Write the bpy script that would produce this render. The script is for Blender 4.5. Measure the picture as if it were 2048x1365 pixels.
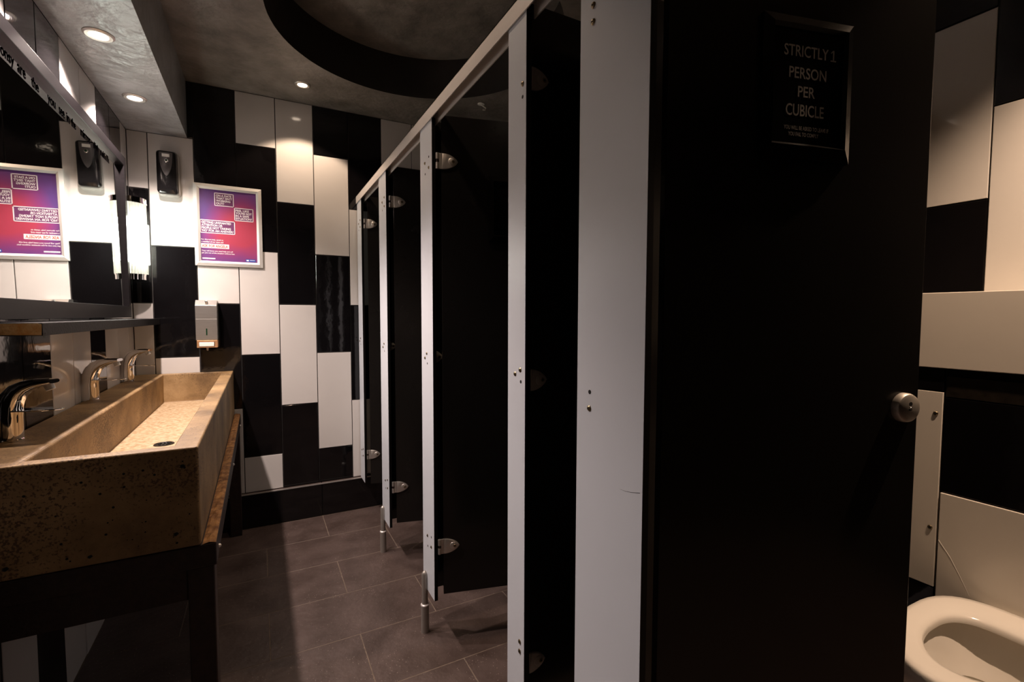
import bpy, bmesh, math, random
from mathutils import Vector, Matrix
R = math.radians
random.seed(7)
for o in list(bpy.data.objects):
    bpy.data.objects.remove(o)
scene = bpy.context.scene
COL = scene.collection
H = 1.303                       # lens height above the floor; z values below marked h() are relative to it


def h(z):
    return z + H


# ------------------------------------------------------------------ camera, world, exposure
yaw, pit, roll, fpx = R(27.944), R(3.074), R(0.141), 951.9
v = Vector((math.sin(yaw) * math.cos(pit), math.cos(yaw) * math.cos(pit), -math.sin(pit)))
r = Vector((math.cos(yaw), -math.sin(yaw), 0))
u = r.cross(v)
r, u = r * math.cos(roll) + u * math.sin(roll), -r * math.sin(roll) + u * math.cos(roll)
cam = bpy.data.cameras.new('camera')
cam.sensor_width = 36
cam.lens = fpx / 2048 * 36
cam.clip_start = 0.02
camo = bpy.data.objects.new('camera', cam)
COL.objects.link(camo)
camo.matrix_world = Matrix(((r.x, u.x, -v.x, 0), (r.y, u.y, -v.y, 0), (r.z, u.z, -v.z, H), (0, 0, 0, 1)))
scene.camera = camo
w = bpy.data.worlds.new('world')
scene.world = w
w.use_nodes = True
w.node_tree.nodes['Background'].inputs[0].default_value = (0.10, 0.085, 0.075, 1)
w.node_tree.nodes['Background'].inputs[1].default_value = 0.0
scene.view_settings.view_transform = 'Standard'
scene.view_settings.look = 'None'
scene.view_settings.exposure = 0.0
scene.view_settings.gamma = 1.0
scene.view_settings.use_curve_mapping = False
scene.cycles.max_bounces = 10
scene.cycles.diffuse_bounces = 5
scene.cycles.glossy_bounces = 5
scene.cycles.sample_clamp_indirect = 4.0
scene.cycles.use_denoising = True
LIGHT_SOFFIT, LIGHT_CEILING, LIGHT_CUBICLE = 72.0, 24.0, 175.0
C_SOFFIT, C_CEIL, C_CUB, C_SCONCE = (1.0, 0.81, 0.74), (1.0, 0.73, 0.53), (1.0, 0.69, 0.47), (0.98, 1.0, 0.95)


# ------------------------------------------------------------------ mesh builder and object helpers
class MB:
    def __init__(self):
        self.v, self.f = [], []

    def add(self, vs, fs):
        n = len(self.v)
        self.v += [tuple(p) for p in vs]
        self.f += [tuple(i + n for i in f) for f in fs]
        return self

    def box(self, x0, x1, y0, y1, z0, z1):
        return self.add([(x0, y0, z0), (x1, y0, z0), (x1, y1, z0), (x0, y1, z0), (x0, y0, z1), (x1, y0, z1), (x1, y1, z1), (x0, y1, z1)],
                        [(0, 3, 2, 1), (4, 5, 6, 7), (0, 1, 5, 4), (1, 2, 6, 5), (2, 3, 7, 6), (3, 0, 4, 7)])

    def loft(self, rings, cap0=True, cap1=True, closed=True):
        n = len(rings[0])
        vs = [p for q in rings for p in q]
        fs = []
        for i in range(len(rings) - 1):
            for j in range(n if closed else n - 1):
                k = (j + 1) % n
                fs.append((i * n + j, i * n + k, (i + 1) * n + k, (i + 1) * n + j))
        if cap0:
            fs.append(tuple(reversed(range(n))))
        if cap1:
            fs.append(tuple(range((len(rings) - 1) * n, len(rings) * n)))
        return self.add(vs, fs)

    def cyl(self, p0, p1, r0, r1=None, n=20):
        r1 = r0 if r1 is None else r1
        return self.lathe(p0, p1, [(0, r0), (1, r1)], n)

    def lathe(self, p0, p1, prof, n=20):
        p0, p1 = Vector(p0), Vector(p1)
        ax = p1 - p0
        a = ax.normalized()
        e = a.orthogonal().normalized()
        g = a.cross(e)
        rings = []
        for t, rad in prof:
            c = p0 + ax * t
            rings.append([c + (e * math.cos(2 * math.pi * k / n) + g * math.sin(2 * math.pi * k / n)) * rad for k in range(n)])
        return self.loft(rings)

    def prism(self, pts, a, b, axis='y'):
        """pts are 2d; axis y: (x,z) extruded y a..b; axis z: (x,y); axis x: (y,z)"""
        def P(p, t):
            return {'y': (p[0], t, p[1]), 'z': (p[0], p[1], t), 'x': (t, p[0], p[1])}[axis]
        return self.loft([[P(p, a) for p in pts], [P(p, b) for p in pts]])

    def tube(self, path, rad, n=12):
        rings = []
        P = [Vector(p) for p in path]
        prev = None
        for i, p in enumerate(P):
            t = (P[min(i + 1, len(P) - 1)] - P[max(i - 1, 0)]).normalized()
            e = t.orthogonal().normalized() if prev is None else (prev - t * prev.dot(t)).normalized()
            prev = e
            g = t.cross(e)
            rr = rad[i] if isinstance(rad, (list, tuple)) else rad
            rings.append([p + (e * math.cos(2 * math.pi * k / n) + g * math.sin(2 * math.pi * k / n)) * rr for k in range(n)])
        return self.loft(rings)

    def mesh(self, name, off=(0, 0, 0), fix=True):
        me = bpy.data.meshes.new(name)
        me.from_pydata([(a - off[0], b - off[1], c - off[2]) for a, b, c in self.v], [], self.f)
        if fix:
            bm = bmesh.new()
            bm.from_mesh(me)
            bmesh.ops.recalc_face_normals(bm, faces=bm.faces)
            bm.to_mesh(me)
            bm.free()
        return me

    def build(self, name, mat, parent=None, bevel=0, seg=2, smooth=False, local=False, sharp=35):
        off = (0, 0, 0)
        if parent is not None and not local:
            off = tuple(base_of(parent))
        me = self.mesh(name, off)
        me.materials.append(MAT[mat] if isinstance(mat, str) else mat)
        if smooth:
            me.polygons.foreach_set('use_smooth', [True] * len(me.polygons))
            me.set_sharp_from_angle(angle=R(sharp))
        o = bpy.data.objects.new(name, me)
        COL.objects.link(o)
        o.parent = parent
        if bevel:
            m = o.modifiers.new('bevel', 'BEVEL')
            m.width = bevel
            m.segments = seg
            m.limit_method = 'ANGLE'
            m.angle_limit = R(40)
        return o


def base_of(o):
    b = Vector((0, 0, 0))
    while o is not None:
        b = b + Vector(o.location)
        o = o.parent
    return b


def tag(o, label=None, cat=None, group=None, kind=None):
    for k, val in (('label', label), ('category', cat), ('group', group), ('kind', kind)):
        if val:
            o[k] = val
    return o


def thing(name, label, cat, loc=(0, 0, 0), rz=0, group=None):
    o = bpy.data.objects.new(name, None)
    o.empty_display_size = 0.05
    COL.objects.link(o)
    o.location = loc
    o.rotation_euler = (0, 0, rz)
    return tag(o, label, cat, group)


def struct(o):
    o['kind'] = 'structure'
    return o


def rrect(cx, cy, hw, hh, rad, n=5):
    out = []
    for q, (sx, sy) in enumerate(((1, 1), (-1, 1), (-1, -1), (1, -1))):
        for k in range(n + 1):
            a = math.pi / 2 * (q + k / n)
            out.append((cx + sx * (hw - rad) + rad * math.cos(a), cy + sy * (hh - rad) + rad * math.sin(a)))
    return out


# ------------------------------------------------------------------ materials
MAT = {}


def new_mat(name):
    m = bpy.data.materials.new(name)
    m.use_nodes = True
    nt = m.node_tree
    b = nt.nodes['Principled BSDF']
    MAT[name] = m
    return m, nt, b


def mat(name, col, rough=0.5, metal=0.0, noise=0, nscale=8, bump=0, bscale=30, col2=None, spec=0.5, coat=0, stretch=None, rnoise=0):
    m, nt, b = new_mat(name)
    b.inputs['Base Color'].default_value = (*col, 1)
    b.inputs['Roughness'].default_value = rough
    b.inputs['Metallic'].default_value = metal
    b.inputs['Specular IOR Level'].default_value = spec
    b.inputs['Coat Weight'].default_value = coat
    tc = nt.nodes.new('ShaderNodeTexCoord')
    src = tc.outputs['Object']
    if stretch:
        mp = nt.nodes.new('ShaderNodeMapping')
        mp.inputs['Scale'].default_value = stretch
        nt.links.new(src, mp.inputs['Vector'])
        src = mp.outputs['Vector']
    if noise or col2:
        nz = nt.nodes.new('ShaderNodeTexNoise')
        nz.inputs['Scale'].default_value = nscale
        nz.inputs['Detail'].default_value = 6
        nz.inputs['Roughness'].default_value = 0.62
        nt.links.new(src, nz.inputs['Vector'])
        cr = nt.nodes.new('ShaderNodeValToRGB')
        c2 = col2 or tuple(c * (1 - noise) for c in col)
        cr.color_ramp.elements[0].position = 0.34
        cr.color_ramp.elements[1].position = 0.66
        cr.color_ramp.elements[0].color = (*c2, 1)
        cr.color_ramp.elements[1].color = (*col, 1)
        nt.links.new(nz.outputs['Fac'], cr.inputs['Fac'])
        nt.links.new(cr.outputs['Color'], b.inputs['Base Color'])
        if rnoise:
            mr = nt.nodes.new('ShaderNodeMapRange')
            mr.inputs['To Min'].default_value = rough - rnoise
            mr.inputs['To Max'].default_value = rough + rnoise
            nt.links.new(nz.outputs['Fac'], mr.inputs['Value'])
            nt.links.new(mr.outputs['Result'], b.inputs['Roughness'])
    if bump:
        nb = nt.nodes.new('ShaderNodeTexNoise')
        nb.inputs['Scale'].default_value = bscale
        nb.inputs['Detail'].default_value = 4
        nt.links.new(src, nb.inputs['Vector'])
        bp = nt.nodes.new('ShaderNodeBump')
        bp.inputs['Strength'].default_value = 1.0
        bp.inputs['Distance'].default_value = bump
        nt.links.new(nb.outputs['Fac'], bp.inputs['Height'])
        nt.links.new(bp.outputs['Normal'], b.inputs['Normal'])
    return m


def emit(name, col, strength):
    m, nt, b = new_mat(name)
    b.inputs['Base Color'].default_value = (0.8, 0.8, 0.8, 1)
    b.inputs['Emission Color'].default_value = (*col, 1)
    b.inputs['Emission Strength'].default_value = strength
    return m


mat('white_tile', (0.60, 0.575, 0.545), 0.10, noise=0.04, nscale=3, bump=0.0007, bscale=5)
mat('black_tile', (0.0045, 0.004, 0.0045), 0.06, bump=0.0012, bscale=6, noise=0.2)
mat('grout', (0.030, 0.027, 0.025), 0.8, noise=0.4, nscale=60)
mat('floor_grout', (0.21, 0.16, 0.12), 0.9, noise=0.4, nscale=40)
mat('concrete', (0.37, 0.385, 0.40), 0.34, col2=(0.20, 0.205, 0.205), nscale=7, bump=0.006, bscale=22, rnoise=0.14)
mat('ceiling_plaster', (0.235, 0.212, 0.185), 0.40, col2=(0.115, 0.102, 0.088), nscale=7, bump=0.006, bscale=18, rnoise=0.12)
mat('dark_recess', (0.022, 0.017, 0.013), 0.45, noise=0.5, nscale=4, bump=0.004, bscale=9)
mat('white_laminate', (0.60, 0.635, 0.685), 0.34, noise=0.03, nscale=3)
mat('black_laminate', (0.011, 0.0098, 0.009), 0.20, spec=0.35, noise=0.15)
mat('black_edge', (0.003, 0.0028, 0.0026), 0.5, spec=0.2, noise=0.2)
mat('rail_metal', (0.74, 0.70, 0.67), 0.33, metal=0.25, noise=0.03)
mat('chrome', (0.90, 0.88, 0.86), 0.045, metal=1.0, noise=0.02)
mat('satin_metal', (0.68, 0.64, 0.59), 0.40, metal=0.85, noise=0.06, nscale=20)
mat('foot_metal', (0.40, 0.37, 0.335), 0.40, metal=0.6, noise=0.08, nscale=20)
mat('brushed_steel', (0.52, 0.50, 0.47), 0.34, metal=0.9, noise=0.12, nscale=14, stretch=(1, 1, 30))
mat('brass_screw', (0.30, 0.235, 0.145), 0.34, metal=1.0, noise=0.1)
mat('dark_hole', (0.004, 0.004, 0.004), 0.9, noise=0.1)
mat('frame_metal', (0.011, 0.0095, 0.0105), 0.36, spec=0.12, noise=0.35, nscale=12, stretch=(1, 0.1, 20))
mat('alu_frame', (0.72, 0.71, 0.67), 0.38, metal=0.25, noise=0.05)
mat('shelf_black', (0.016, 0.0155, 0.0165), 0.45, spec=0.15, noise=0.4, nscale=30, bump=0.0015, bscale=180)
mat('chipped_board', (0.78, 0.62, 0.34), 0.75, col2=(0.60, 0.30, 0.08), nscale=22, bump=0.002, bscale=80)
mat('dark_wood', (0.030, 0.015, 0.010), 0.45, noise=0.6, nscale=9, stretch=(6, 1, 6), bump=0.001, bscale=25)
mat('broken_ply', (0.50, 0.26, 0.09), 0.8, col2=(0.15, 0.06, 0.02), nscale=32, bump=0.003, bscale=60)
mat('porcelain', (0.82, 0.78, 0.72), 0.09, noise=0.02)
mat('seat_plastic', (0.83, 0.79, 0.73), 0.16, noise=0.02)
mat('water', (0.16, 0.14, 0.10), 0.03, noise=0.02)
mat('black_plastic', (0.008, 0.0075, 0.008), 0.14, noise=0.1)
mat('grey_plastic', (0.115, 0.105, 0.105), 0.28, metal=0.35, noise=0.06)
mat('pale_plastic', (0.40, 0.385, 0.36), 0.40, noise=0.05)
mat('green_lens', (0.006, 0.035, 0.014), 0.05, noise=0.1)
mat('copper_plastic', (0.58, 0.33, 0.17), 0.30, metal=0.5, noise=0.08)
mat('push_bar', (0.86, 0.84, 0.78), 0.25, noise=0.03)
mat('poster_white', (0.86, 0.83, 0.84), 0.35, noise=0.02)
mat('poster_red', (0.70, 0.09, 0.05), 0.4, noise=0.02)
mat('poster_dark', (0.13, 0.035, 0.11), 0.4, noise=0.05)
mat('poster_blue', (0.035, 0.08, 0.36), 0.35, noise=0.1)
mat('sign_print', (0.42, 0.40, 0.38), 0.5, noise=0.03)
mat('sign_black', (0.0025, 0.002, 0.002), 0.22, noise=0.1, spec=0.2)
mat('etched', (0.006, 0.005, 0.006), 0.9, noise=0.1, spec=0.0)
mat('bracket_grey', (0.36, 0.335, 0.29), 0.38, noise=0.05)
mat('panel_white', (0.74, 0.69, 0.62), 0.20, noise=0.05, nscale=4)
mat('scuffed_black', (0.022, 0.017, 0.012), 0.30, noise=0.7, nscale=14, bump=0.001, bscale=40)
mat('trim_silver', (0.62, 0.60, 0.57), 0.35, metal=0.7, noise=0.05)
mat('pipe_grey', (0.03, 0.03, 0.03), 0.4, noise=0.1)
emit('lens_soffit', (1.0, 0.86, 0.82), 14)
emit('lens_ceiling', (1.0, 0.80, 0.62), 14)
emit('lens_cubicle', (1.0, 0.80, 0.62), 12)
emit('tube_light', C_SCONCE, 100)

# floor tile: dark slate with pale specks
m, nt, b = new_mat('floor_tile')
tc = nt.nodes.new('ShaderNodeTexCoord')
nz = nt.nodes.new('ShaderNodeTexNoise')
nz.inputs['Scale'].default_value = 7
nz.inputs['Detail'].default_value = 7
geo = nt.nodes.new('ShaderNodeNewGeometry')
nt.links.new(geo.outputs['Position'], nz.inputs['Vector'])
cr = nt.nodes.new('ShaderNodeValToRGB')
cr.color_ramp.elements[0].position = 0.3
cr.color_ramp.elements[1].position = 0.7
cr.color_ramp.elements[0].color = (0.055, 0.037, 0.031, 1)
cr.color_ramp.elements[1].color = (0.100, 0.071, 0.062, 1)
nt.links.new(nz.outputs['Fac'], cr.inputs['Fac'])
vo = nt.nodes.new('ShaderNodeTexVoronoi')
vo.inputs['Scale'].default_value = 120
nt.links.new(geo.outputs['Position'], vo.inputs['Vector'])
nz2 = nt.nodes.new('ShaderNodeTexNoise')
nz2.inputs['Scale'].default_value = 5
nt.links.new(geo.outputs['Position'], nz2.inputs['Vector'])
ma = nt.nodes.new('ShaderNodeMath')
ma.operation = 'MULTIPLY'
ma.inputs[1].default_value = 0.22
nt.links.new(nz2.outputs['Fac'], ma.inputs[0])
lt = nt.nodes.new('ShaderNodeMath')
lt.operation = 'LESS_THAN'
nt.links.new(vo.outputs['Distance'], lt.inputs[0])
nt.links.new(ma.outputs[0], lt.inputs[1])
sep = nt.nodes.new('ShaderNodeSeparateColor')
nt.links.new(vo.outputs['Color'], sep.inputs['Color'])
gt = nt.nodes.new('ShaderNodeMath')
gt.operation = 'GREATER_THAN'
gt.inputs[1].default_value = 0.62
nt.links.new(sep.outputs['Red'], gt.inputs[0])
mu = nt.nodes.new('ShaderNodeMath')
mu.operation = 'MULTIPLY'
nt.links.new(lt.outputs[0], mu.inputs[0])
nt.links.new(gt.outputs[0], mu.inputs[1])
mx = nt.nodes.new('ShaderNodeMix')
mx.data_type = 'RGBA'
nt.links.new(mu.outputs[0], mx.inputs['Factor'])
nt.links.new(cr.outputs['Color'], mx.inputs['A'])
mx.inputs['B'].default_value = (0.55, 0.46, 0.40, 1)
nt.links.new(mx.outputs['Result'], b.inputs['Base Color'])
mr = nt.nodes.new('ShaderNodeMapRange')
mr.inputs['To Min'].default_value = 0.32
mr.inputs['To Max'].default_value = 0.52
nt.links.new(nz.outputs['Fac'], mr.inputs['Value'])
nt.links.new(mr.outputs['Result'], b.inputs['Roughness'])
bp = nt.nodes.new('ShaderNodeBump')
bp.inputs['Distance'].default_value = 0.002
nb = nt.nodes.new('ShaderNodeTexNoise')
nb.inputs['Scale'].default_value = 40
nt.links.new(geo.outputs['Position'], nb.inputs['Vector'])
nt.links.new(nb.outputs['Fac'], bp.inputs['Height'])
nt.links.new(bp.outputs['Normal'], b.inputs['Normal'])

# cast concrete of the trough: tan, stained, pitted
m, nt, b = new_mat('sink_concrete')
geo = nt.nodes.new('ShaderNodeNewGeometry')
nz = nt.nodes.new('ShaderNodeTexNoise')
nz.inputs['Scale'].default_value = 5
nz.inputs['Detail'].default_value = 8
nz.inputs['Roughness'].default_value = 0.65
nt.links.new(geo.outputs['Position'], nz.inputs['Vector'])
cr = nt.nodes.new('ShaderNodeValToRGB')
e = cr.color_ramp.elements
e[0].position, e[0].color = 0.30, (0.115, 0.066, 0.024, 1)
e[1].position, e[1].color = 0.70, (0.40, 0.265, 0.125, 1)
k = e.new(0.5)
k.color = (0.25, 0.155, 0.065, 1)
nt.links.new(nz.outputs['Fac'], cr.inputs['Fac'])
sp = nt.nodes.new('ShaderNodeTexNoise')
sp.inputs['Scale'].default_value = 190
sp.inputs['Detail'].default_value = 2
nt.links.new(geo.outputs['Position'], sp.inputs['Vector'])
msk = nt.nodes.new('ShaderNodeTexNoise')
msk.inputs['Scale'].default_value = 3.5
msk.inputs['Detail'].default_value = 4
nt.links.new(geo.outputs['Position'], msk.inputs['Vector'])
ad = nt.nodes.new('ShaderNodeMath')
ad.operation = 'ADD'
nt.links.new(sp.outputs['Fac'], ad.inputs[0])
nt.links.new(msk.outputs['Fac'], ad.inputs[1])
mr = nt.nodes.new('ShaderNodeMapRange')
mr.inputs['From Min'].default_value = 1.08
mr.inputs['From Max'].default_value = 1.20
nt.links.new(ad.outputs[0], mr.inputs['Value'])
mx = nt.nodes.new('ShaderNodeMix')
mx.data_type = 'RGBA'
nt.links.new(mr.outputs['Result'], mx.inputs['Factor'])
nt.links.new(cr.outputs['Color'], mx.inputs['A'])
mx.inputs['B'].default_value = (0.10, 0.055, 0.022, 1)
nt.links.new(mx.outputs['Result'], b.inputs['Base Color'])
b.inputs['Roughness'].default_value = 0.55
bp = nt.nodes.new('ShaderNodeBump')
bp.inputs['Distance'].default_value = 0.0008
nt.links.new(sp.outputs['Fac'], bp.inputs['Height'])
nt.links.new(bp.outputs['Normal'], b.inputs['Normal'])

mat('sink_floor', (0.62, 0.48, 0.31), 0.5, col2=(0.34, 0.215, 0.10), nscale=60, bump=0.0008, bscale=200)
# poster paper: purple to red
m, nt, b = new_mat('poster_paper')
tc = nt.nodes.new('ShaderNodeTexCoord')
nz = nt.nodes.new('ShaderNodeTexNoise')
nz.inputs['Scale'].default_value = 5.5
nz.inputs['Detail'].default_value = 1
nt.links.new(tc.outputs['Object'], nz.inputs['Vector'])
vs = nt.nodes.new('ShaderNodeVectorMath')
vs.operation = 'DISTANCE'
vs.inputs[1].default_value = (0.06, 0.0, -0.02)
nt.links.new(tc.outputs['Object'], vs.inputs[0])
mr = nt.nodes.new('ShaderNodeMapRange')
mr.inputs['From Min'].default_value = 0.02
mr.inputs['From Max'].default_value = 0.21
mr.inputs['To Min'].default_value = 1.0
mr.inputs['To Max'].default_value = 0.0
nt.links.new(vs.outputs['Value'], mr.inputs['Value'])
ad = nt.nodes.new('ShaderNodeMath')
ad.operation = 'MULTIPLY_ADD'
ad.inputs[1].default_value = 0.7
nt.links.new(nz.outputs['Fac'], ad.inputs[0])
nt.links.new(mr.outputs['Result'], ad.inputs[2])
cr = nt.nodes.new('ShaderNodeValToRGB')
e = cr.color_ramp.elements
e[0].position, e[0].color = 0.30, (0.095, 0.045, 0.185, 1)
e[1].position, e[1].color = 1.0, (0.36, 0.045, 0.08, 1)
k = e.new(0.55)
k.color = (0.19, 0.042, 0.165, 1)
nt.links.new(ad.outputs[0], cr.inputs['Fac'])
nt.links.new(cr.outputs['Color'], b.inputs['Base Color'])
b.inputs['Roughness'].default_value = 0.35
b.inputs['Coat Weight'].default_value = 0.6
b.inputs['Coat Roughness'].default_value = 0.06

# mirror glass, sconce glass
m, nt, b = new_mat('mirror_glass')
b.inputs['Base Color'].default_value = (0.86, 0.88, 0.87, 1)
b.inputs['Metallic'].default_value = 1.0
b.inputs['Roughness'].default_value = 0.015
m, nt, b = new_mat('glass_rod')
tr = nt.nodes.new('ShaderNodeBsdfTransparent')
tr.inputs['Color'].default_value = (0.97, 0.98, 0.95, 1)
gl = nt.nodes.new('ShaderNodeBsdfGlossy')
gl.inputs['Roughness'].default_value = 0.12
tl = nt.nodes.new('ShaderNodeBsdfTranslucent')
tl.inputs['Color'].default_value = (0.9, 0.88, 0.8, 1)
a1 = nt.nodes.new('ShaderNodeMixShader')
a1.inputs[0].default_value = 0.3
nt.links.new(gl.outputs[0], a1.inputs[1])
nt.links.new(tl.outputs[0], a1.inputs[2])
a2 = nt.nodes.new('ShaderNodeMixShader')
a2.inputs[0].default_value = 0.32
nt.links.new(tr.outputs[0], a2.inputs[1])
nt.links.new(a1.outputs[0], a2.inputs[2])
nt.links.new(a2.outputs[0], nt.nodes['Material Output'].inputs['Surface'])

# ------------------------------------------------------------------ text helper
FONT_CACHE = {}


def text_mb(s, bold=0.0):
    cu = bpy.data.curves.new('lettering', 'FONT')
    cu.body = s
    cu.size = 1.0
    cu.offset = bold
    cu.resolution_u = 3
    ob = bpy.data.objects.new('lettering', cu)
    COL.objects.link(ob)
    bpy.context.view_layer.update()
    me = bpy.data.meshes.new_from_object(ob.evaluated_get(bpy.context.evaluated_depsgraph_get()))
    bpy.data.objects.remove(ob)
    vs = [tuple(p.co) for p in me.vertices]
    fs = [tuple(p.vertices) for p in me.polygons]
    return vs, fs


def lettering(lines, rects, frame, parent, material, bold=0.02, name='lettering', thick=0.0006, local=False):
    """each line fitted to its rect (x0,x1,y0,y1) and mapped by frame(x,y,d) to world"""
    for s, (x0, x1, y0, y1) in zip(lines, rects):
        vs, fs = text_mb(s, bold)
        a0, a1 = min(p[0] for p in vs), max(p[0] for p in vs)
        b0, b1 = min(p[1] for p in vs), max(p[1] for p in vs)
        MB().add([frame(x0 + (p[0] - a0) / (a1 - a0) * (x1 - x0), y0 + (p[1] - b0) / (b1 - b0) * (y1 - y0), thick) for p in vs], fs).build(name, material, parent, local=local)


# ------------------------------------------------------------------ structure
XL, XR, YF, YB = -0.611, 2.19, 3.28, -1.55
ZC, ZS, ZP = 1.31, 0.995, -1.09
ZF = -H

# floor
floor = struct(MB().box(XL - 0.1, XR + 0.1, YB - 0.1, YF + 0.1, h(ZF) - 0.08, h(ZF) - 0.0006).build('floor', 'floor_grout'))
TILE_MESH = {}


def tile_mesh(wd, ht, mname, th, bev):
    key = (round(wd, 4), round(ht, 4), mname, th)
    if key not in TILE_MESH:
        mb = MB()
        a, c = wd / 2, ht / 2
        mb.loft([[(-a, -c, 0), (a, -c, 0), (a, c, 0), (-a, c, 0)], [(-a, -c, th - bev), (a, -c, th - bev), (a, c, th - bev), (-a, c, th - bev)],
                 [(-a + bev, -c + bev, th), (a - bev, -c + bev, th), (a - bev, c - bev, th), (-a + bev, c - bev, th)]], cap0=False)
        me = mb.mesh('tile')
        me.materials.append(MAT[mname])
        TILE_MESH[key] = me
    return TILE_MESH[key]


def put_tile(parent, center, wd, ht, face, mname, th=0.008, bev=0.0015, tilt=0.0):
    """face: 'up', '-y', '+x', '-x'; center lies on the backing plane"""
    o = bpy.data.objects.new('tile', tile_mesh(wd, ht, mname, th, bev))
    rot = {'up': Matrix.Identity(3),
           '-y': Matrix(((1, 0, 0), (0, 0, -1), (0, 1, 0))),
           '+x': Matrix(((0, 0, 1), (1, 0, 0), (0, 1, 0))),
           '-x': Matrix(((0, 0, -1), (-1, 0, 0), (0, 1, 0)))}[face]
    if tilt:
        rot = rot @ Matrix.Rotation(random.uniform(-tilt, tilt), 3, 'X') @ Matrix.Rotation(random.uniform(-tilt, tilt), 3, 'Y')
    o.matrix_world = Matrix.Translation(center) @ rot.to_4x4()
    COL.objects.link(o)
    o.parent = parent
    return o


k = 0
y1 = 3.25
while y1 > YB:
    y0 = y1 - 0.325
    xj = (0.335 if k % 2 == 0 else 0.008) - 0.65 * 3
    while xj < XR:
        a, c = max(xj, XL), min(xj + 0.65, XR)
        if c - a > 0.03 and y0 > YB - 0.3:
            put_tile(floor, ((a + c) / 2, (y0 + y1) / 2, h(ZF) - 0.008), c - a - 0.0038, 0.3212, 'up', 'floor_tile', bev=0.0006)
        xj += 0.65
    y1 = y0
    k += 1

# far wall
G = 0.0022
wall_far = struct(MB().box(XL - 0.1, XR + 0.1, YF + 0.0055, YF + 0.12, h(ZF), h(ZC)).build('wall_far', 'grout'))
xs = [XL, -0.52, -0.309, -0.10, 0.111, 0.323, 0.533, 0.745, 0.953, 1.165, 1.377, 1.589, 1.80, 2.01, XR]
BR_A, BR_B = [1.008, 0.383, -0.243, -0.87], [0.69, 0.064, -0.566]
FIRST = ['w', 'w', 'b', 'w', 'w', 'b', 'b', 'w', 'w', 'b', 'w', 'b', 'w', 'b']
for i in range(len(xs) - 1):
    br = BR_B if i % 2 == 0 else BR_A
    if i == 8:
        br = BR_A
    top = ZS if i < 2 else ZC
    zs = [top] + [z for z in br if z < top - 0.02] + [ZP]
    c = FIRST[i]
    for a, d in zip(zs[:-1], zs[1:]):
        put_tile(wall_far, ((xs[i] + xs[i + 1]) / 2, YF + 0.008, h((a + d) / 2)), xs[i + 1] - xs[i] - G * 2, a - d - G * 2, '-y',
                 'white_tile' if c == 'w' else 'black_tile', tilt=0.0025)
        c = 'b' if c == 'w' else 'w'
put_tile(wall_far, ((-0.336 - 0.309) / 2, YF + 0.008, h((ZS + ZC) / 2)), 0.024, ZC - ZS - 0.006, '-y', 'black_tile')

# plinth along the far wall
base = struct(MB().box(XL, XR, 3.258, YF + 0.006, h(ZF), h(ZP) - 0.008).build('baseboard_far', 'grout'))
xj = 0.335 - 0.65 * 2
while xj < XR:
    a, c = max(xj, XL), min(xj + 0.65, XR)
    put_tile(base, ((a + c) / 2, 3.258, h((ZF + ZP) / 2)), c - a - 0.004, ZP - ZF - 0.006, '-y', 'black_tile')
    put_tile(base, ((a + c) / 2, (3.256 + YF) / 2, h(ZP) - 0.008), c - a - 0.004, YF - 3.256, 'up', 'floor_tile')
    xj += 0.65
MB().box(XL, XR, 3.2475, 3.2565, h(ZP) - 0.004, h(ZP) + 0.0015).build('edge_trim', 'trim_silver', base)

# left wall
wall_left = struct(MB().box(XL - 0.12, XL - 0.0055, YB, YF, h(ZF), h(ZC)).build('wall_left', 'grout'))
ys = [YF, 3.16]
while ys[-1] > YB + 0.1:
    ys.append(ys[-1] - 0.2122)
ROWS = {0: 'wbwb', 1: 'bwww', 2: 'bwwb', 3: 'wbbw', 4: 'wbww', 5: 'bwww', 6: 'bwbb', 7: 'wbbw', 8: 'wbbb', 9: 'bwwb'}
zr = [ZS, 0.69, 0.064, -0.566, ZF]
for i in range(len(ys) - 1):
    cs = ROWS.get(i, 'bwbw' if i % 2 else 'wbwb')
    for q in range(4):
        put_tile(wall_left, (XL - 0.008, (ys[i] + ys[i + 1]) / 2, h((zr[q] + zr[q + 1]) / 2)), ys[i] - ys[i + 1] - G * 2, zr[q] - zr[q + 1] - G * 2, '+x',
                 'white_tile' if cs[q] == 'w' else 'black_tile', tilt=0.003)

# right wall behind the toilets
wall_right = struct(MB().box(XR + 0.0055, XR + 0.12, YB, YF, h(ZF), h(ZC)).build('wall_right', 'grout'))
yr = [0.69 + 0.2122 * q for q in range(-5, 12)]
for i in range(len(yr) - 1):
    odd = (i - 5) % 2
    zz = [ZC, 1.03, 0.40, -0.225, -0.85, ZF] if not odd else [ZC, 0.704, 0.078, -0.55, ZF]
    c = 'b'
    for a, d in zip(zz[:-1], zz[1:]):
        put_tile(wall_right, (XR + 0.008, (yr[i] + yr[i + 1]) / 2, h((a + d) / 2)), 0.2122 - G * 2, a - d - G * 2, '-x',
                 'white_tile' if c == 'w' else 'black_tile', tilt=0.002)
        c = 'b' if c == 'w' else 'w'

# wall behind the camera
struct(MB().box(XL - 0.1, XR + 0.1, YB - 0.12, YB, h(ZF), h(ZC)).build('wall_back', 'black_edge'))

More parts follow.
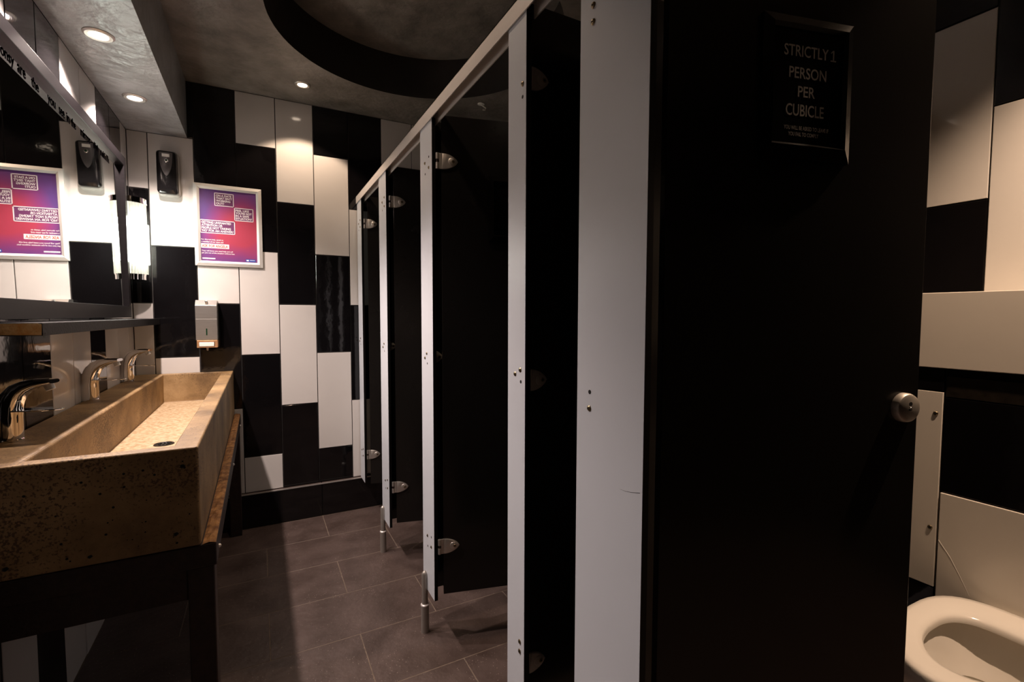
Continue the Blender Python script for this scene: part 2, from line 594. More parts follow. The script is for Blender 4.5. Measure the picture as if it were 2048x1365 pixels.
# ceiling with the round recess
CX, CY, CR, CH = 0.703, 2.227, 0.663, 0.23
NR = 96
mb = MB()
bx0, bx1, by0, by1 = CX - CR - 0.02, CX + CR + 0.02, CY - CR - 0.02, CY + CR + 0.02
ring, sq = [], []
for q in range(NR):
    a = 2 * math.pi * q / NR
    ring.append((CX + CR * math.cos(a), CY + CR * math.sin(a), h(ZC)))
    s = (CR + 0.02) / max(abs(math.cos(a)), abs(math.sin(a)))
    sq.append((CX + s * math.cos(a), CY + s * math.sin(a), h(ZC)))
mb.add(ring + sq, [(q, (q + 1) % NR, NR + (q + 1) % NR, NR + q) for q in range(NR)])
for (x0, x1, y0, y1) in ((XL, bx0, YB, YF), (bx1, XR, YB, YF), (bx0, bx1, YB, by0), (bx0, bx1, by1, YF)):
    mb.add([(x0, y0, h(ZC)), (x1, y0, h(ZC)), (x1, y1, h(ZC)), (x0, y1, h(ZC))], [(0, 3, 2, 1)])
mb.box(XL - 0.1, XR + 0.1, YB - 0.1, YF + 0.1, h(ZC) + CH + 0.01, h(ZC) + CH + 0.06)
for (x0, x1, y0, y1) in ((XL - .1, XL, YB - .1, YF + .1), (XR, XR + .1, YB - .1, YF + .1), (XL, XR, YB - .1, YB), (XL, XR, YF, YF + .1)):
    mb.box(x0, x1, y0, y1, h(ZC) + 0.001, h(ZC) + CH + 0.01)
ceil = struct(mb.build('ceiling', 'ceiling_plaster'))
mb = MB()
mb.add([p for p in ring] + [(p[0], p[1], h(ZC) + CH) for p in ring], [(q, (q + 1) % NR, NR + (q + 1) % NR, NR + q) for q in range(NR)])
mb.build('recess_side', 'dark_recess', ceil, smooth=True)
MB().add([(p[0], p[1], h(ZC) + CH) for p in ring], [tuple(reversed(range(NR)))]).build('recess_top', 'ceiling_plaster', ceil)
MB().box(XL, -0.336, YB, YF + 0.004, h(ZS), h(ZC)).build('soffit', 'concrete', ceil)


# ------------------------------------------------------------------ downlights
def downlight(label, x, y, z, rad, lens, power, col, size, blend=0.35, group=None):
    t = thing('downlight', label, 'light', (x, y, h(z)), group=group)
    mb = MB()
    prof = [(rad * 0.60, 0.004), (rad * 0.63, -0.005), (rad * 0.86, -0.006), (rad, -0.002), (rad, 0.004)]
    n = 32
    rings = [[(x + a * math.cos(2 * math.pi * q / n), y + a * math.sin(2 * math.pi * q / n), h(z) + d) for q in range(n)] for a, d in prof]
    mb.loft(rings + [rings[0]], cap0=False, cap1=False)
    mb.build('trim_ring', 'satin_metal', t, smooth=True)
    MB().cyl((x, y, h(z) - 0.0005), (x, y, h(z) + 0.003), rad * 0.60, n=28).build('lens', lens, t)
    L = bpy.data.lights.new('downlight_lamp', 'SPOT')
    L.energy = power
    L.color = col
    L.spot_size = R(size)
    L.spot_blend = blend
    L.shadow_soft_size = rad * 0.45
    lo = bpy.data.objects.new('lamp', L)
    COL.objects.link(lo)
    lo.parent = t
    lo.location = (0, 0, -0.012)
    return t


for q in range(3):
    lab = ['round downlight in the grey bulkhead, the one nearest the far wall', 'larger round downlight in the grey bulkhead above the mirror'][q] if q < 2 else 'round downlight in the grey bulkhead over the near end of the trough'
    downlight(lab, -0.482, 2.792 - 0.556 * q, ZS, 0.046, 'lens_soffit', LIGHT_SOFFIT, C_SOFFIT, 128, 0.45, 'downlights in the bulkhead')
downlight('warm round downlight in the ceiling beside the round recess', 0.247, 3.017, ZC, 0.042, 'lens_ceiling', LIGHT_CEILING, C_CEIL, 104, 0.2, 'ceiling downlights')
downlight('warm ceiling downlight above the nearest cubicle doorway', 0.818, 0.273, ZC, 0.042, 'lens_cubicle', 0.9, C_CUB, 100, 0.3, 'ceiling downlights')
downlight('warm ceiling downlight above the toilet', 1.80, 0.18, ZC, 0.042, 'lens_cubicle', LIGHT_CUBICLE, C_CUB, 104, 0.85, 'ceiling downlights')
downlight('warm ceiling downlight inside the cubicle with the framed door notice', 1.60, 1.45, ZC, 0.042, 'lens_cubicle', 36, C_CUB, 100, 0.3, 'ceiling downlights')
downlight('warm ceiling downlight over the middle of the corridor', 0.247, 1.52, ZC, 0.042, 'lens_ceiling', LIGHT_CEILING * 0.45, C_CEIL, 104, 0.3, 'ceiling downlights')

# ------------------------------------------------------------------ trough sink and its stand
SX0, SX1, SY0, SY1, SZ0, SZ1 = XL + 0.002, -0.144, 1.419, 3.274, -0.588, -0.333
t = thing('trough_sink', 'long tan concrete trough sink with three chrome taps behind it', 'sink', ((SX0 + SX1) / 2, (SY0 + SY1) / 2, h(SZ0)))
ix0, ix1, iy0, iy1, fz = -0.480, -0.200, 1.458, 3.238, -0.492
mb = MB()
o4 = [(SX0, SY0), (SX1, SY0), (SX1, SY1), (SX0, SY1)]
i4 = [(ix0, iy0), (ix1, iy0), (ix1, iy1), (ix0, iy1)]
b4 = [(ix0 - 0.004, iy0 + 0.01), (ix1 - 0.012, iy0 + 0.01), (ix1 - 0.012, iy1 - 0.006), (ix0 - 0.004, iy1 - 0.006)]
mb.add([(x, y, h(SZ0)) for x, y in o4] + [(x, y, h(SZ1)) for x, y in o4] + [(x, y, h(SZ1)) for x, y in i4] + [(x, y, h(fz)) for x, y in b4],
       [(0, 3, 2, 1)] + [(q, (q + 1) % 4, 4 + (q + 1) % 4, 4 + q) for q in range(4)] + [(4 + q, 4 + (q + 1) % 4, 8 + (q + 1) % 4, 8 + q) for q in range(4)]
       + [(8 + q, 8 + (q + 1) % 4, 12 + (q + 1) % 4, 12 + q) for q in range(4)] + [(12, 13, 14, 15)])
body = mb.build('basin', 'sink_concrete', t, bevel=0.006, seg=3)
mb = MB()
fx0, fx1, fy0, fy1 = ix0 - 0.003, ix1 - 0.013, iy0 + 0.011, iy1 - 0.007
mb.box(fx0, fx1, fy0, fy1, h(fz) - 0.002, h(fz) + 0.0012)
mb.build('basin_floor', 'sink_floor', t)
dx, dy = -0.330, 2.19
mb = MB()
mb.lathe((dx, dy, h(fz)), (dx, dy, h(fz) + 0.004), [(0, 0.034), (1, 0.032), (1, 0.027), (0.4, 0.025)], 28)
dr = mb.build('drain', 'scuffed_black', t, smooth=True)
for q in range(8):
    a = 2 * math.pi * q / 8
    MB().cyl((dx + 0.016 * math.cos(a), dy + 0.016 * math.sin(a), h(fz) + 0.0015), (dx + 0.016 * math.cos(a), dy + 0.016 * math.sin(a), h(fz) + 0.0045), 0.0035, n=8).build('drain_hole', 'dark_hole', dr)
# air pits and chips in the cast end face, each a small dark hollow
random.seed(3)
for q in range(34):
    px_, pz_ = random.uniform(-0.50, -0.16), random.uniform(-0.575, -0.36)
    s = random.choice([0.0012, 0.0016, 0.002, 0.003])
    MB().lathe((px_, SY0 + 0.0015, h(pz_)), (px_, SY0 - 0.0004, h(pz_)), [(0, s * 0.3), (1, s)], 7).build('air_pit', 'dark_hole', t)
for (px_, pz_, s) in ((-0.178, -0.378, 0.006), (-0.196, -0.548, 0.006), (-0.505, -0.56, 0.006), (-0.362, -0.566, 0.005)):
    mb = MB()
    pts = [(px_ + s * (1 + 0.6 * math.sin(3.3 * q)) * math.cos(q * math.pi / 5), h(pz_) + 0.7 * s * (1 + 0.3 * math.cos(2.7 * q)) * math.sin(q * math.pi / 5)) for q in range(10)]
    mb.prism(pts, SY0 + 0.003, SY0 - 0.0006)
    mb.build('chip', 'dark_hole', t)

t = thing('sink_stand', 'dark timber stand with chipped front edge under the concrete trough', 'stand', (-0.36, 2.35, h(ZF)))
MB().box(XL + 0.002, -0.112, 1.428, 3.245, h(-0.652), h(-0.592)).build('top_board', 'dark_wood', t, bevel=0.003)
mb = MB()
nx, ny = 4, 90
random.seed(11)
g = [[(-0.143 + 0.030 * i / nx, 1.430 + 1.815 * j / ny, h(-0.5915) + (0 if i in (0, nx) else random.uniform(0.0, 0.004)) + (0.0025 if 0 < i < nx and random.random() < .25 else 0)) for i in range(nx + 1)] for j in range(ny + 1)]
mb.add([p for row in g for p in row], [(j * (nx + 1) + i, j * (nx + 1) + i + 1, (j + 1) * (nx + 1) + i + 1, (j + 1) * (nx + 1) + i) for j in range(ny) for i in range(nx)])
mb.build('broken_edge', 'broken_ply', t)
for (x0, x1, y0, y1) in ((-0.178, -0.118, 1.434, 1.50), (XL + 0.004, XL + 0.06, 1.434, 1.50), (-0.178, -0.118, 3.17, 3.235), (XL + 0.004, XL + 0.06, 3.17, 3.235)):
    MB().box(x0, x1, y0, y1, h(ZF), h(-0.652)).build('leg', 'dark_wood', t, bevel=0.003)
MB().box(XL + 0.06, -0.178, 1.440, 1.475, h(-0.735), h(-0.652)).build('apron', 'dark_wood', t, bevel=0.002)
MB().box(-0.165, -0.125, 1.50, 3.17, h(-0.715), h(-0.652)).build('front_rail', 'dark_wood', t, bevel=0.002)
for q, yy in enumerate((1.50, 2.3, 3.1)):
    MB().lathe((-0.1125, yy, h(-0.632)), (-0.106, yy, h(-0.632)), [(0, 0.006), (0.6, 0.005), (1, 0.002)], 12).build('bolt', 'satin_metal', t, smooth=True)

# waste trap below the trough
t = thing('waste_trap', 'black plastic waste trap below the concrete trough', 'pipe', (dx, dy, h(-0.66)))
path = [(dx, dy, h(-0.655)), (dx, dy, h(-0.80))] + [(dx - 0.04 + 0.04 * math.cos(a), dy, h(-0.80) - 0.04 * math.sin(a)) for a in [R(q) for q in range(15, 181, 15)]] + [(dx - 0.08, dy, h(-0.76)), (dx - 0.10, dy, h(-0.74)), (XL, dy, h(-0.74))]
MB().tube(path, 0.018, 14).build('trap_pipe', 'pipe_grey', t, smooth=True)
for (zz, xx) in ((-0.70, dx), (-0.79, dx - 0.08)):
    MB().cyl((xx, dy, h(zz) - 0.012), (xx, dy, h(zz) + 0.012), 0.025, n=12).build('coupling_nut', 'pipe_grey', t)


# ------------------------------------------------------------------ taps
def make_tap(label, x, y):
    t = thing('sensor_tap', label, 'tap', (x, y, h(SZ1)), R(-14), 'chrome sensor taps on the trough')
    # spine in the local xz plane: (x, z, half depth along spine normal, half width in y)
    sp = [(-0.006, 0.000, 0.026, 0.026), (-0.006, 0.030, 0.026, 0.0255), (-0.006, 0.064, 0.0258, 0.025), (-0.003, 0.092, 0.0255, 0.0245),
          (0.005, 0.113, 0.0240, 0.024), (0.018, 0.131, 0.0210, 0.0235), (0.037, 0.143, 0.0165, 0.023), (0.060, 0.150, 0.0125, 0.0225),
          (0.084, 0.1535, 0.0085, 0.022), (0.098, 0.1550, 0.0055, 0.021)]
    rings = []
    for i, (a, z, hd, hw) in enumerate(sp):
        p0, p1 = sp[max(i - 1, 0)], sp[min(i + 1, len(sp) - 1)]
        tx, tz = p1[0] - p0[0], p1[1] - p0[1]
        ln = math.hypot(tx, tz)
        tx, tz = tx / ln, tz / ln
        if i == 0:
            tx, tz = 0, 1
        nx_, nz_ = tz, -tx
        rg = []
        for q in range(28):
            an = 2 * math.pi * q / 28
            ca, sa = math.cos(an), math.sin(an)
            ca = math.copysign(abs(ca) ** 0.72, ca)
            sa = math.copysign(abs(sa) ** 0.72, sa)
            rg.append((a + nx_ * hd * ca, hw * sa, z + nz_ * hd * ca))
        rings.append(rg)
    MB().loft(rings).build('body', 'chrome', t, smooth=True, local=True, sharp=50)
    MB().lathe((-0.006, 0, 0), (-0.006, 0, 0.005), [(0, 0.0285), (0.6, 0.0285), (1, 0.0265)], 32).build('base_ring', 'chrome', t, smooth=True, local=True)
    MB().lathe((0.083, 0, 0.150), (0.090, 0, 0.132), [(0, 0.010), (0.2, 0.011), (1, 0.0105)], 18).build('aerator', 'satin_metal', t, smooth=True, local=True)
    # sensor window low on the front
    mb = MB()
    pts = [(0.0095 * math.cos(a), 0.019 * (abs(math.sin(a)) ** 0.8) * (1 if math.sin(a) > 0 else -1)) for a in [2 * math.pi * q / 24 for q in range(24)]]
    ang = R(-42)
    ca, sa = math.cos(ang), math.sin(ang)
    rr = 0.0265
    rings = []
    for dd, sc in ((-0.004, 1.0), (0.0005, 1.0), (0.0012, 0.85)):
        rings.append([(-0.006 + (rr + dd) * ca - a * sc * sa, (rr + dd) * 0.86 * sa + a * sc * ca, 0.060 + bq * sc) for a, bq in pts])
    mb.loft(rings)
    s = mb.build('sensor_window', 'black_plastic', t, smooth=True, local=True)
    # flat drip tray standing out from the foot of the tap
    mb = MB()
    ol = [(0.012, -0.022), (0.046, -0.027), (0.076, -0.025), (0.086, -0.017), (0.097, -0.016), (0.106, -0.006), (0.106, 0.006), (0.097, 0.016), (0.086, 0.017), (0.076, 0.025), (0.046, 0.027), (0.012, 0.022)]
    mb.prism([(a + 0.10 * max(0, a - 0.02), c) for a, c in ol], 0.078, 0.0815, 'z')
    mb.build('drip_tray', 'chrome', t, bevel=0.001, local=True)
    return t


make_tap('chrome sensor tap on the trough, nearest the near end of the sink', -0.5835, 1.715)
make_tap('chrome sensor tap on the trough, the middle one of three', -0.5835, 2.395)
make_tap('chrome sensor tap on the trough, closest to the far wall', -0.5835, 2.985)

# ------------------------------------------------------------------ mirror, shelf, sconce
MY0, MY1, MZ0, MZ1, FW, FT = 1.30, 3.056, -0.014, 0.782, 0.056, 0.044
t = thing('wall_mirror', 'long wall mirror in a dark brushed metal frame with gothic lettering', 'mirror', (XL, 2.2, h(MZ0)))
XFm = -0.574
MB().box(-0.608, XFm, MY0, MY1, h(MZ1 - FT), h(MZ1)).build('frame_rail', 'frame_metal', t, bevel=0.0015)
MB().box(-0.608, XFm, MY0, MY1, h(MZ0), h(MZ0 + FW)).build('frame_rail', 'frame_metal', t, bevel=0.0015)
for (a, c) in ((MY0, MY0 + 0.04), (MY1 - 0.040, MY1)):
    MB().box(-0.608, XFm, a, c, h(MZ0 + FW), h(MZ1 - FT)).build('frame_stile', 'frame_metal', t, bevel=0.0015)
zg0, zg1 = h(MZ0 + FW) - 0.004, h(MZ1 - FT) + 0.004
MB().prism([(-0.607, zg0), (-0.5865, zg0), (-0.5935, zg1), (-0.607, zg1)], MY0 + 0.036, MY1 - 0.036).build('glass', 'mirror_glass', t)


def fr_mirror(a, bq, d):
    return (-0.5865 - 0.007 * (h(bq) - zg0) / (zg1 - zg0) + d, a, h(bq))


words = ['onsy', 'are', 'the', 'you', 'see', 'in', 'the', 'mirror']
ypos = [(1.795, 1.875), (1.895, 1.95), (1.99, 2.045), (2.115, 2.185), (2.215, 2.27), (2.29, 2.32), (2.335, 2.385), (2.44, 2.56)]
rc = []
for wd, (a, c) in zip(words, ypos):
    z0 = 0.683 if ('y' in wd) else 0.691
    z1 = 0.724 if any(q in wd for q in 'tdhlif') else 0.716
    rc.append((a, c, z0, z1))
lettering(words, rc, fr_mirror, t, 'etched', bold=0.02)
random.seed(21)
mb = MB()
for (a, c) in ((2.60, 2.66), (2.70, 2.83)):     # the last words are too worn to read: short strokes only
    while a < c:
        z1 = random.choice([0.712, 0.716, 0.722])
        q = [fr_mirror(a, 0.691, 0.0006), fr_mirror(a + 0.006, 0.691, 0.0006), fr_mirror(a + 0.006, z1, 0.0006), fr_mirror(a, z1, 0.0006)]
        mb.add(q, [(0, 1, 2, 3)])
        a += random.choice([0.010, 0.013])
tag(mb.build('worn_strokes', 'etched', t), kind='stuff')

t = thing('wall_shelf', 'narrow black shelf with a chipped raw end under the mirror', 'shelf', (XL, 2.45, h(-0.055)))
MB().box(XL + 0.001, -0.491, 1.640, 3.272, h(-0.055), h(-0.022)).build('board', 'shelf_black', t, bevel=0.001)
MB().prism([(-0.580, h(-0.052)), (-0.4935, h(-0.0535)), (-0.4925, h(-0.0255)), (-0.50, h(-0.0235)), (-0.574, h(-0.0245)), (-0.571, h(-0.032)), (-0.577, h(-0.040))], 1.6388, 1.641).build('chipped_end', 'chipped_board', t)

SCX, SCY = -0.604, 3.166
t = thing('wall_sconce', 'lit glass rod wall light in the corner beside the mirror', 'lamp', (XL, SCY, h(0.18)))


def half(rad, n=24, a0=-90, a1=90):
    return [(SCX + rad * math.cos(R(a0 + (a1 - a0) * q / n)), SCY + rad * math.sin(R(a0 + (a1 - a0) * q / n))) for q in range(n + 1)]


for nm, z0, z1 in (('top_cap', 0.580, 0.606), ('bottom_cap', 0.182, 0.208)):
    mb = MB()
    mb.prism(half(0.089), h(z0), h(z1), 'z')
    mb.build(nm, 'chrome', t, smooth=True)
    mb = MB()
    zz = z0 if nm == 'top_cap' else z1
    mb.prism(half(0.091), h(zz) - 0.003, h(zz) + 0.003, 'z')
    mb.build('cap_rim', 'chrome', t, smooth=True)
MB().box(XL + 0.0005, SCX, SCY - 0.07, SCY + 0.07, h(0.19), h(0.60)).build('back_plate', 'alu_frame', t)
for q in range(15):
    a = R(-84 + 168 * q / 14)
    x, y = SCX + 0.080 * math.cos(a), SCY + 0.080 * math.sin(a)
    MB().cyl((x, y, h(0.207)), (x, y, h(0.581)), 0.0078, n=10).build('glass_rod', 'glass_rod', t, smooth=True)
MB().lathe((SCX + 0.040, SCY, h(0.278)), (SCX + 0.040, SCY, h(0.512)), [(0, 0.01), (0.03, 0.022), (0.97, 0.022), (1, 0.01)], 20).build('light_tube', 'tube_light', t, smooth=True)

# ------------------------------------------------------------------ air freshener
AX, AZ0, AZ1 = -0.428, 0.665, 0.893
t = thing('air_freshener', 'black air freshener dispenser with a grey tongue shaped shield', 'dispenser', (AX, YF, h(AZ0)))


def rsec(cx, cz, hw, hh, rad, y):
    return [(p[0], y, p[1]) for p in rrect(cx, cz, hw, hh, rad)]


zc = h((AZ0 + AZ1) / 2)
hh_ = (AZ1 - AZ0) / 2
MB().loft([rsec(AX + 0.004, zc - 0.006, 0.050, hh_ + 0.004, 0.016, YF), rsec(AX + 0.004, zc - 0.006, 0.050, hh_ + 0.004, 0.016, YF - 0.030),
           rsec(AX + 0.002, zc - 0.004, 0.0475, hh_, 0.016, YF - 0.036)]).build('back_shell', 'pale_plastic', t, smooth=True)
MB().loft([rsec(AX, zc, 0.0475, hh_, 0.015, YF - 0.034), rsec(AX, zc, 0.0475, hh_, 0.015, YF - 0.050), rsec(AX - 0.001, zc + 0.003, 0.0435, hh_ - 0.007, 0.018, YF - 0.064),
           rsec(AX - 0.001, zc + 0.004, 0.034, hh_ - 0.017, 0.02, YF - 0.069)]).build('cover', 'black_plastic', t, smooth=True)
pts = []
for q in range(21):
    f = q / 20
    z = h(AZ1) - 0.012 - f * 0.128
    hw = 0.0300 * (1 - f ** 2.6) ** 0.75
    pts.append((hw, z))
ol = [(AX - 0.001 + a, z) for a, z in pts] + [(AX - 0.001 - a, z) for a, z in reversed(pts[:-1])]
sh = MB().loft([[(a, YF - 0.060, z) for a, z in ol], [(a, YF - 0.0715, z) for a, z in ol], [(AX + (a - AX) * 0.93, YF - 0.0728, z * 0.97 + 0.03 * (h(AZ1) - 0.07)) for a, z in ol]]).build('shield', 'grey_plastic', t, smooth=True)
MB().lathe((AX + 0.001, YF - 0.072, h(AZ1) - 0.056), (AX + 0.001, YF - 0.077, h(AZ1) - 0.056), [(0, 0.0095), (0.5, 0.0095), (1, 0.0075)], 20).build('lens_ring', 'chrome', sh, smooth=True)
MB().lathe((AX + 0.001, YF - 0.0745, h(AZ1) - 0.056), (AX + 0.001, YF - 0.0785, h(AZ1) - 0.056), [(0, 0.0072), (0.5, 0.0065), (1, 0.002)], 20).build('sensor_lens', 'green_lens', sh, smooth=True)
MB().box(AX - 0.018, AX + 0.016, YF - 0.0738, YF - 0.0725, h(AZ1) - 0.037, h(AZ1) - 0.021).build('badge', 'push_bar', sh, bevel=0.0005)

# ------------------------------------------------------------------ framed poster
PX0, PX1, PZ0, PZ1 = -0.316, 0.027, 0.283, 0.751
t = thing('poster_frame', 'silver snap frame holding a purple and red safety poster', 'poster', ((PX0 + PX1) / 2, YF, h((PZ0 + PZ1) / 2)))
FB = 0.029


def bar(x0, z0, x1, z1, x2, z2, x3, z3):
    """mitred frame bar: outer edge 0-1, inner edge 2-3, sloping inwards"""
    mb = MB()
    yb, yo, yi = YF, YF - 0.010, YF - 0.016
    xm = lambda a, c: (a * 0.4 + c * 0.6)
    P = [(x0, z0), (x1, z1), (x2, z2), (x3, z3)]
    m0, m1 = (xm(x0, x3), xm(z0, z3)), (xm(x1, x2), xm(z1, z2))
    A = [(x0, yb, z0), (x0, yo, z0), (m0[0], yi, m0[1]), (x3, YF - 0.009, z3), (x3, yb, z3)]
    Bq = [(x1, yb, z1), (x1, yo, z1), (m1[0], yi, m1[1]), (x2, YF - 0.009, z2), (x2, yb, z2)]
    return mb.loft([A, Bq])


o = [(PX0, h(PZ0)), (PX1, h(PZ0)), (PX1, h(PZ1)), (PX0, h(PZ1))]
i_ = [(PX0 + FB, h(PZ0) + FB), (PX1 - FB, h(PZ0) + FB), (PX1 - FB, h(PZ1) - FB), (PX0 + FB, h(PZ1) - FB)]
for q in range(4):
    k = (q + 1) % 4
    bar(*o[q], *o[k], *i_[k], *i_[q]).build('frame_bar', 'alu_frame', t)
qx0, qx1, qz0, qz1 = PX0 + FB, PX1 - FB, PZ0 + FB, PZ1 - FB
sheet = MB().box(qx0 - 0.004, qx1 + 0.004, YF - 0.0060, YF - 0.003, h(qz0) - 0.004, h(qz1) + 0.004).build('poster_sheet', 'poster_paper', t)


def P2(uu, vv):
    return qx0 + uu * (qx1 - qx0), qz1 - vv * (qz1 - qz0)


def fr_poster(a, bq, d):
    return (a, YF - 0.0060 - d, h(bq))


def box_outline(u0, u1, v0, v1, fill=True):
    mb = MB()
    x0, zt = P2(u0, v0)
    x1, zb = P2(u1, v1)
    wl = 0.0036
    for (a, c, d, e_) in ((x0, x1, zt - wl, zt), (x0, x1, zb, zb + wl), (x0, x0 + wl, zb, zt), (x1 - wl, x1, zb, zt)):
        mb.box(a, c, YF - 0.0066, YF - 0.0059, h(d), h(e_))
    mb.build('box_outline', 'poster_white', sheet)
    if fill:
        MB().box(x0 + wl, x1 - wl, YF - 0.0063, YF - 0.0059, h(zb) + wl, h(zt) - wl).build('box_fill', 'poster_dark', sheet)


def ptext(lines, u0, us, v0, v1, m, bold):
    n = len(lines)
    st = (v1 - v0) / n
    rc = []
    for q, ue in enumerate(us):
        x0, zt = P2(u0, v0 + st * q + st * 0.10)
        x1, zb = P2(ue, v0 + st * q + st * 0.90)
        rc.append((x0, x1, zb, zt))
    lettering(lines, rc, fr_poster, sheet, m, bold)


box_outline(0.255, 0.595, 0.040, 0.222)
ptext(['ON A DATE', "THAT ISN'T", 'WORKING', 'OUT?'], 0.285, [0.555, 0.565, 0.535, 0.425], 0.058, 0.205, 'poster_white', 0.020)
box_outline(0.600, 0.945, 0.226, 0.412)
ptext(['FEEL LIKE', "YOU'RE NOT", 'IN A SAFE', 'SITUATION?'], 0.625, [0.865, 0.915, 0.865, 0.915], 0.245, 0.396, 'poster_white', 0.020)
box_outline(-0.005, 0.605, 0.426, 0.612)
ptext(['GETTING UNWANTED', 'ATTENTION OR', 'PEOPLE NOT TAKING', "'NO' FOR AN ANSWER?"], 0.022, [0.535, 0.385, 0.530, 0.575], 0.442, 0.596, 'poster_white', 0.020)
ptext(['For discreet help, speak to', 'a member of our team and'], 0.012, [0.39, 0.39], 0.690, 0.746, 'poster_white', 0.012)
x0, zt = P2(0.005, 0.758)
x1, zb = P2(0.49, 0.820)
MB().box(x0, x1, YF - 0.0064, YF - 0.0059, h(zb), h(zt)).build('white_band', 'poster_white', sheet)
rr0 = [(P2(0.02, 0)[0], P2(0.47, 0)[0], P2(0, 0.810)[1], P2(0, 0.770)[1])]
lettering(['ASK FOR ANGELA'], rr0, lambda a, bq, d: (a, YF - 0.0064 - d, h(bq)), sheet, 'poster_red', 0.025)
ptext(['They will know you need help and will', 'get you out of the situation without fuss.'], 0.012, [0.555, 0.590], 0.848, 0.906, 'poster_white', 0.012)
mb = MB()
random.seed(5)
uu = 0.02
while uu < 0.235:
    wv = random.choice([0.012, 0.016, 0.02])
    x0, zt = P2(uu, 0.957)
    x1, zb = P2(uu + wv * 0.8, 0.975)
    mb.box(x0, x1, YF - 0.0064, YF - 0.0059, h(zb), h(zt))
    uu += wv
mb.build('small_print', 'poster_white', sheet)
x0, zt = P2(0.785, 0.952)
x1, zb = P2(0.965, 0.990)
MB().box(x0, x1, YF - 0.0064, YF - 0.0059, h(zb), h(zt)).build('blue_badge', 'poster_blue', sheet)
mb = MB()
mb.box(x0 + 0.004, x0 + 0.016, YF - 0.0067, YF - 0.0063, h(zb) + 0.004, h(zt) - 0.004)
mb.box(x0 + 0.022, x1 - 0.004, YF - 0.0067, YF - 0.0063, h(zb) + 0.008, h(zb) + 0.0105)
mb.build('badge_mark', 'poster_white', sheet)

# ------------------------------------------------------------------ soap dispenser
DX0, DX1, DYF = -0.317, -0.213, 3.185
t = thing('soap_dispenser', 'brushed steel soap dispenser with copper base below the poster', 'dispenser', ((DX0 + DX1) / 2, YF, h(-0.19)))
ztop, zfront, zb = 0.083, 0.052, -0.143
mb = MB()
prof = [(YF, h(ztop)), (DYF + 0.034, h(ztop)), (DYF, h(zfront)), (DYF, h(zb)), (YF, h(zb))]
bodyo = mb.prism(prof, DX0, DX1, 'x').build('housing', 'brushed_steel', t, bevel=0.002)
MB().box(DX0 + 0.002, DX1 - 0.002, DYF - 0.0006, DYF + 0.002, h(-0.026), h(-0.0245)).build('seam', 'alu_frame', t)
MB().lathe(((DX0 + DX1) / 2 + 0.002, DYF + 0.016, h(0.064)), ((DX0 + DX1) / 2 + 0.002, DYF + 0.006, h(0.078)), [(0, 0.009), (0.8, 0.008), (1, 0.005)], 16).build('lock', 'chrome', t, smooth=True)
MB().box((DX0 + DX1) / 2 - 0.0025, (DX0 + DX1) / 2 + 0.0035, DYF - 0.001, DYF + 0.002, h(-0.116), h(-0.078)).build('level_window', 'green_lens', t)
mb = MB()
z0, z1 = h(-0.186), h(-0.145)
for (a, c, d, e_) in ((DX0 + 0.004, DX0 + 0.014, z0, z1), (DX1 - 0.014, DX1, z0, z1), (DX0 + 0.014, DX1 - 0.014, z1 - 0.010, z1), (DX0 + 0.014, DX1 - 0.014, z0, z0 + 0.006)):
    mb.box(a, c, DYF - 0.002, YF - 0.01, d, e_)
mb.build('valve_base', 'copper_plastic', t, bevel=0.001)
MB().box(DX0 + 0.015, DX1 - 0.017, DYF - 0.006, DYF + 0.02, z0 + 0.007, z1 - 0.011).build('push_bar', 'push_bar', t, bevel=0.002)
MB().lathe(((DX0 + DX1) / 2, DYF + 0.03, h(-0.205)), ((DX0 + DX1) / 2, DYF + 0.03, h(-0.186)), [(0, 0.004), (1, 0.007)], 12).build('nozzle', 'pale_plastic', t, smooth=True)

# ------------------------------------------------------------------ cubicle fronts
PXF, PXB = 0.582, 0.596
PZB, PZT = -1.122, 0.735
rail = thing('head_rail', 'pale metal head rail running along the top of the cubicles', 'rail', (0.592, 1.8, h(0.728)))
mb = MB()
mb.box(0.577, 0.580, -0.05, 3.277, h(0.729), h(0.776))
mb.box(0.577, 0.610, -0.05, 3.277, h(0.773), h(0.776))
mb.box(0.607, 0.610, -0.05, 3.277, h(0.7215), h(0.773))
mb.build('channel', 'rail_metal', rail)


def screw(parent, y, z, x=PXF, rad=0.0062):
    MB().lathe((x + 0.0005, y, h(z)), (x - 0.0032, y, h(z)), [(0, rad), (0.35, rad), (0.85, rad * 0.7), (1, rad * 0.35)], 14).build('screw', 'brass_screw', parent, smooth=True)
    MB().cyl((x - 0.0028, y, h(z)), (x - 0.0036, y, h(z)), rad * 0.32, n=6).build('screw_socket', 'dark_hole', parent)


def hole(parent, y, z, x=PXF, rad=0.0045):
    MB().cyl((x + 0.001, y, h(z)), (x - 0.0003, y, h(z)), rad, n=12).build('screw_hole', 'dark_hole', parent)


def pilaster(label, y0, y1, zb):
    t = thing('cubicle_pilaster', label, 'pilaster', (PXF, (y0 + y1) / 2, h(zb)), group='cubicle pilasters')
    MB().box(PXF + 0.0012, PXB, y0, y1, h(zb), h(PZT)).build('core', 'black_edge', t)
    MB().box(PXF, PXF + 0.0012, y0 + 0.0006, y1 - 0.0006, h(zb) + 0.0006, h(PZT)).build('face', 'white_laminate', t)
    return t


p1 = pilaster('widest white cubicle pilaster, directly beside the near open black door', 0.611, 0.807, PZB)
screw(p1, 0.766, 0.566), screw(p1, 0.766, 0.597), screw(p1, 0.765, -0.186), hole(p1, 0.764, -0.153)
screw(p1, 0.766, -0.905)
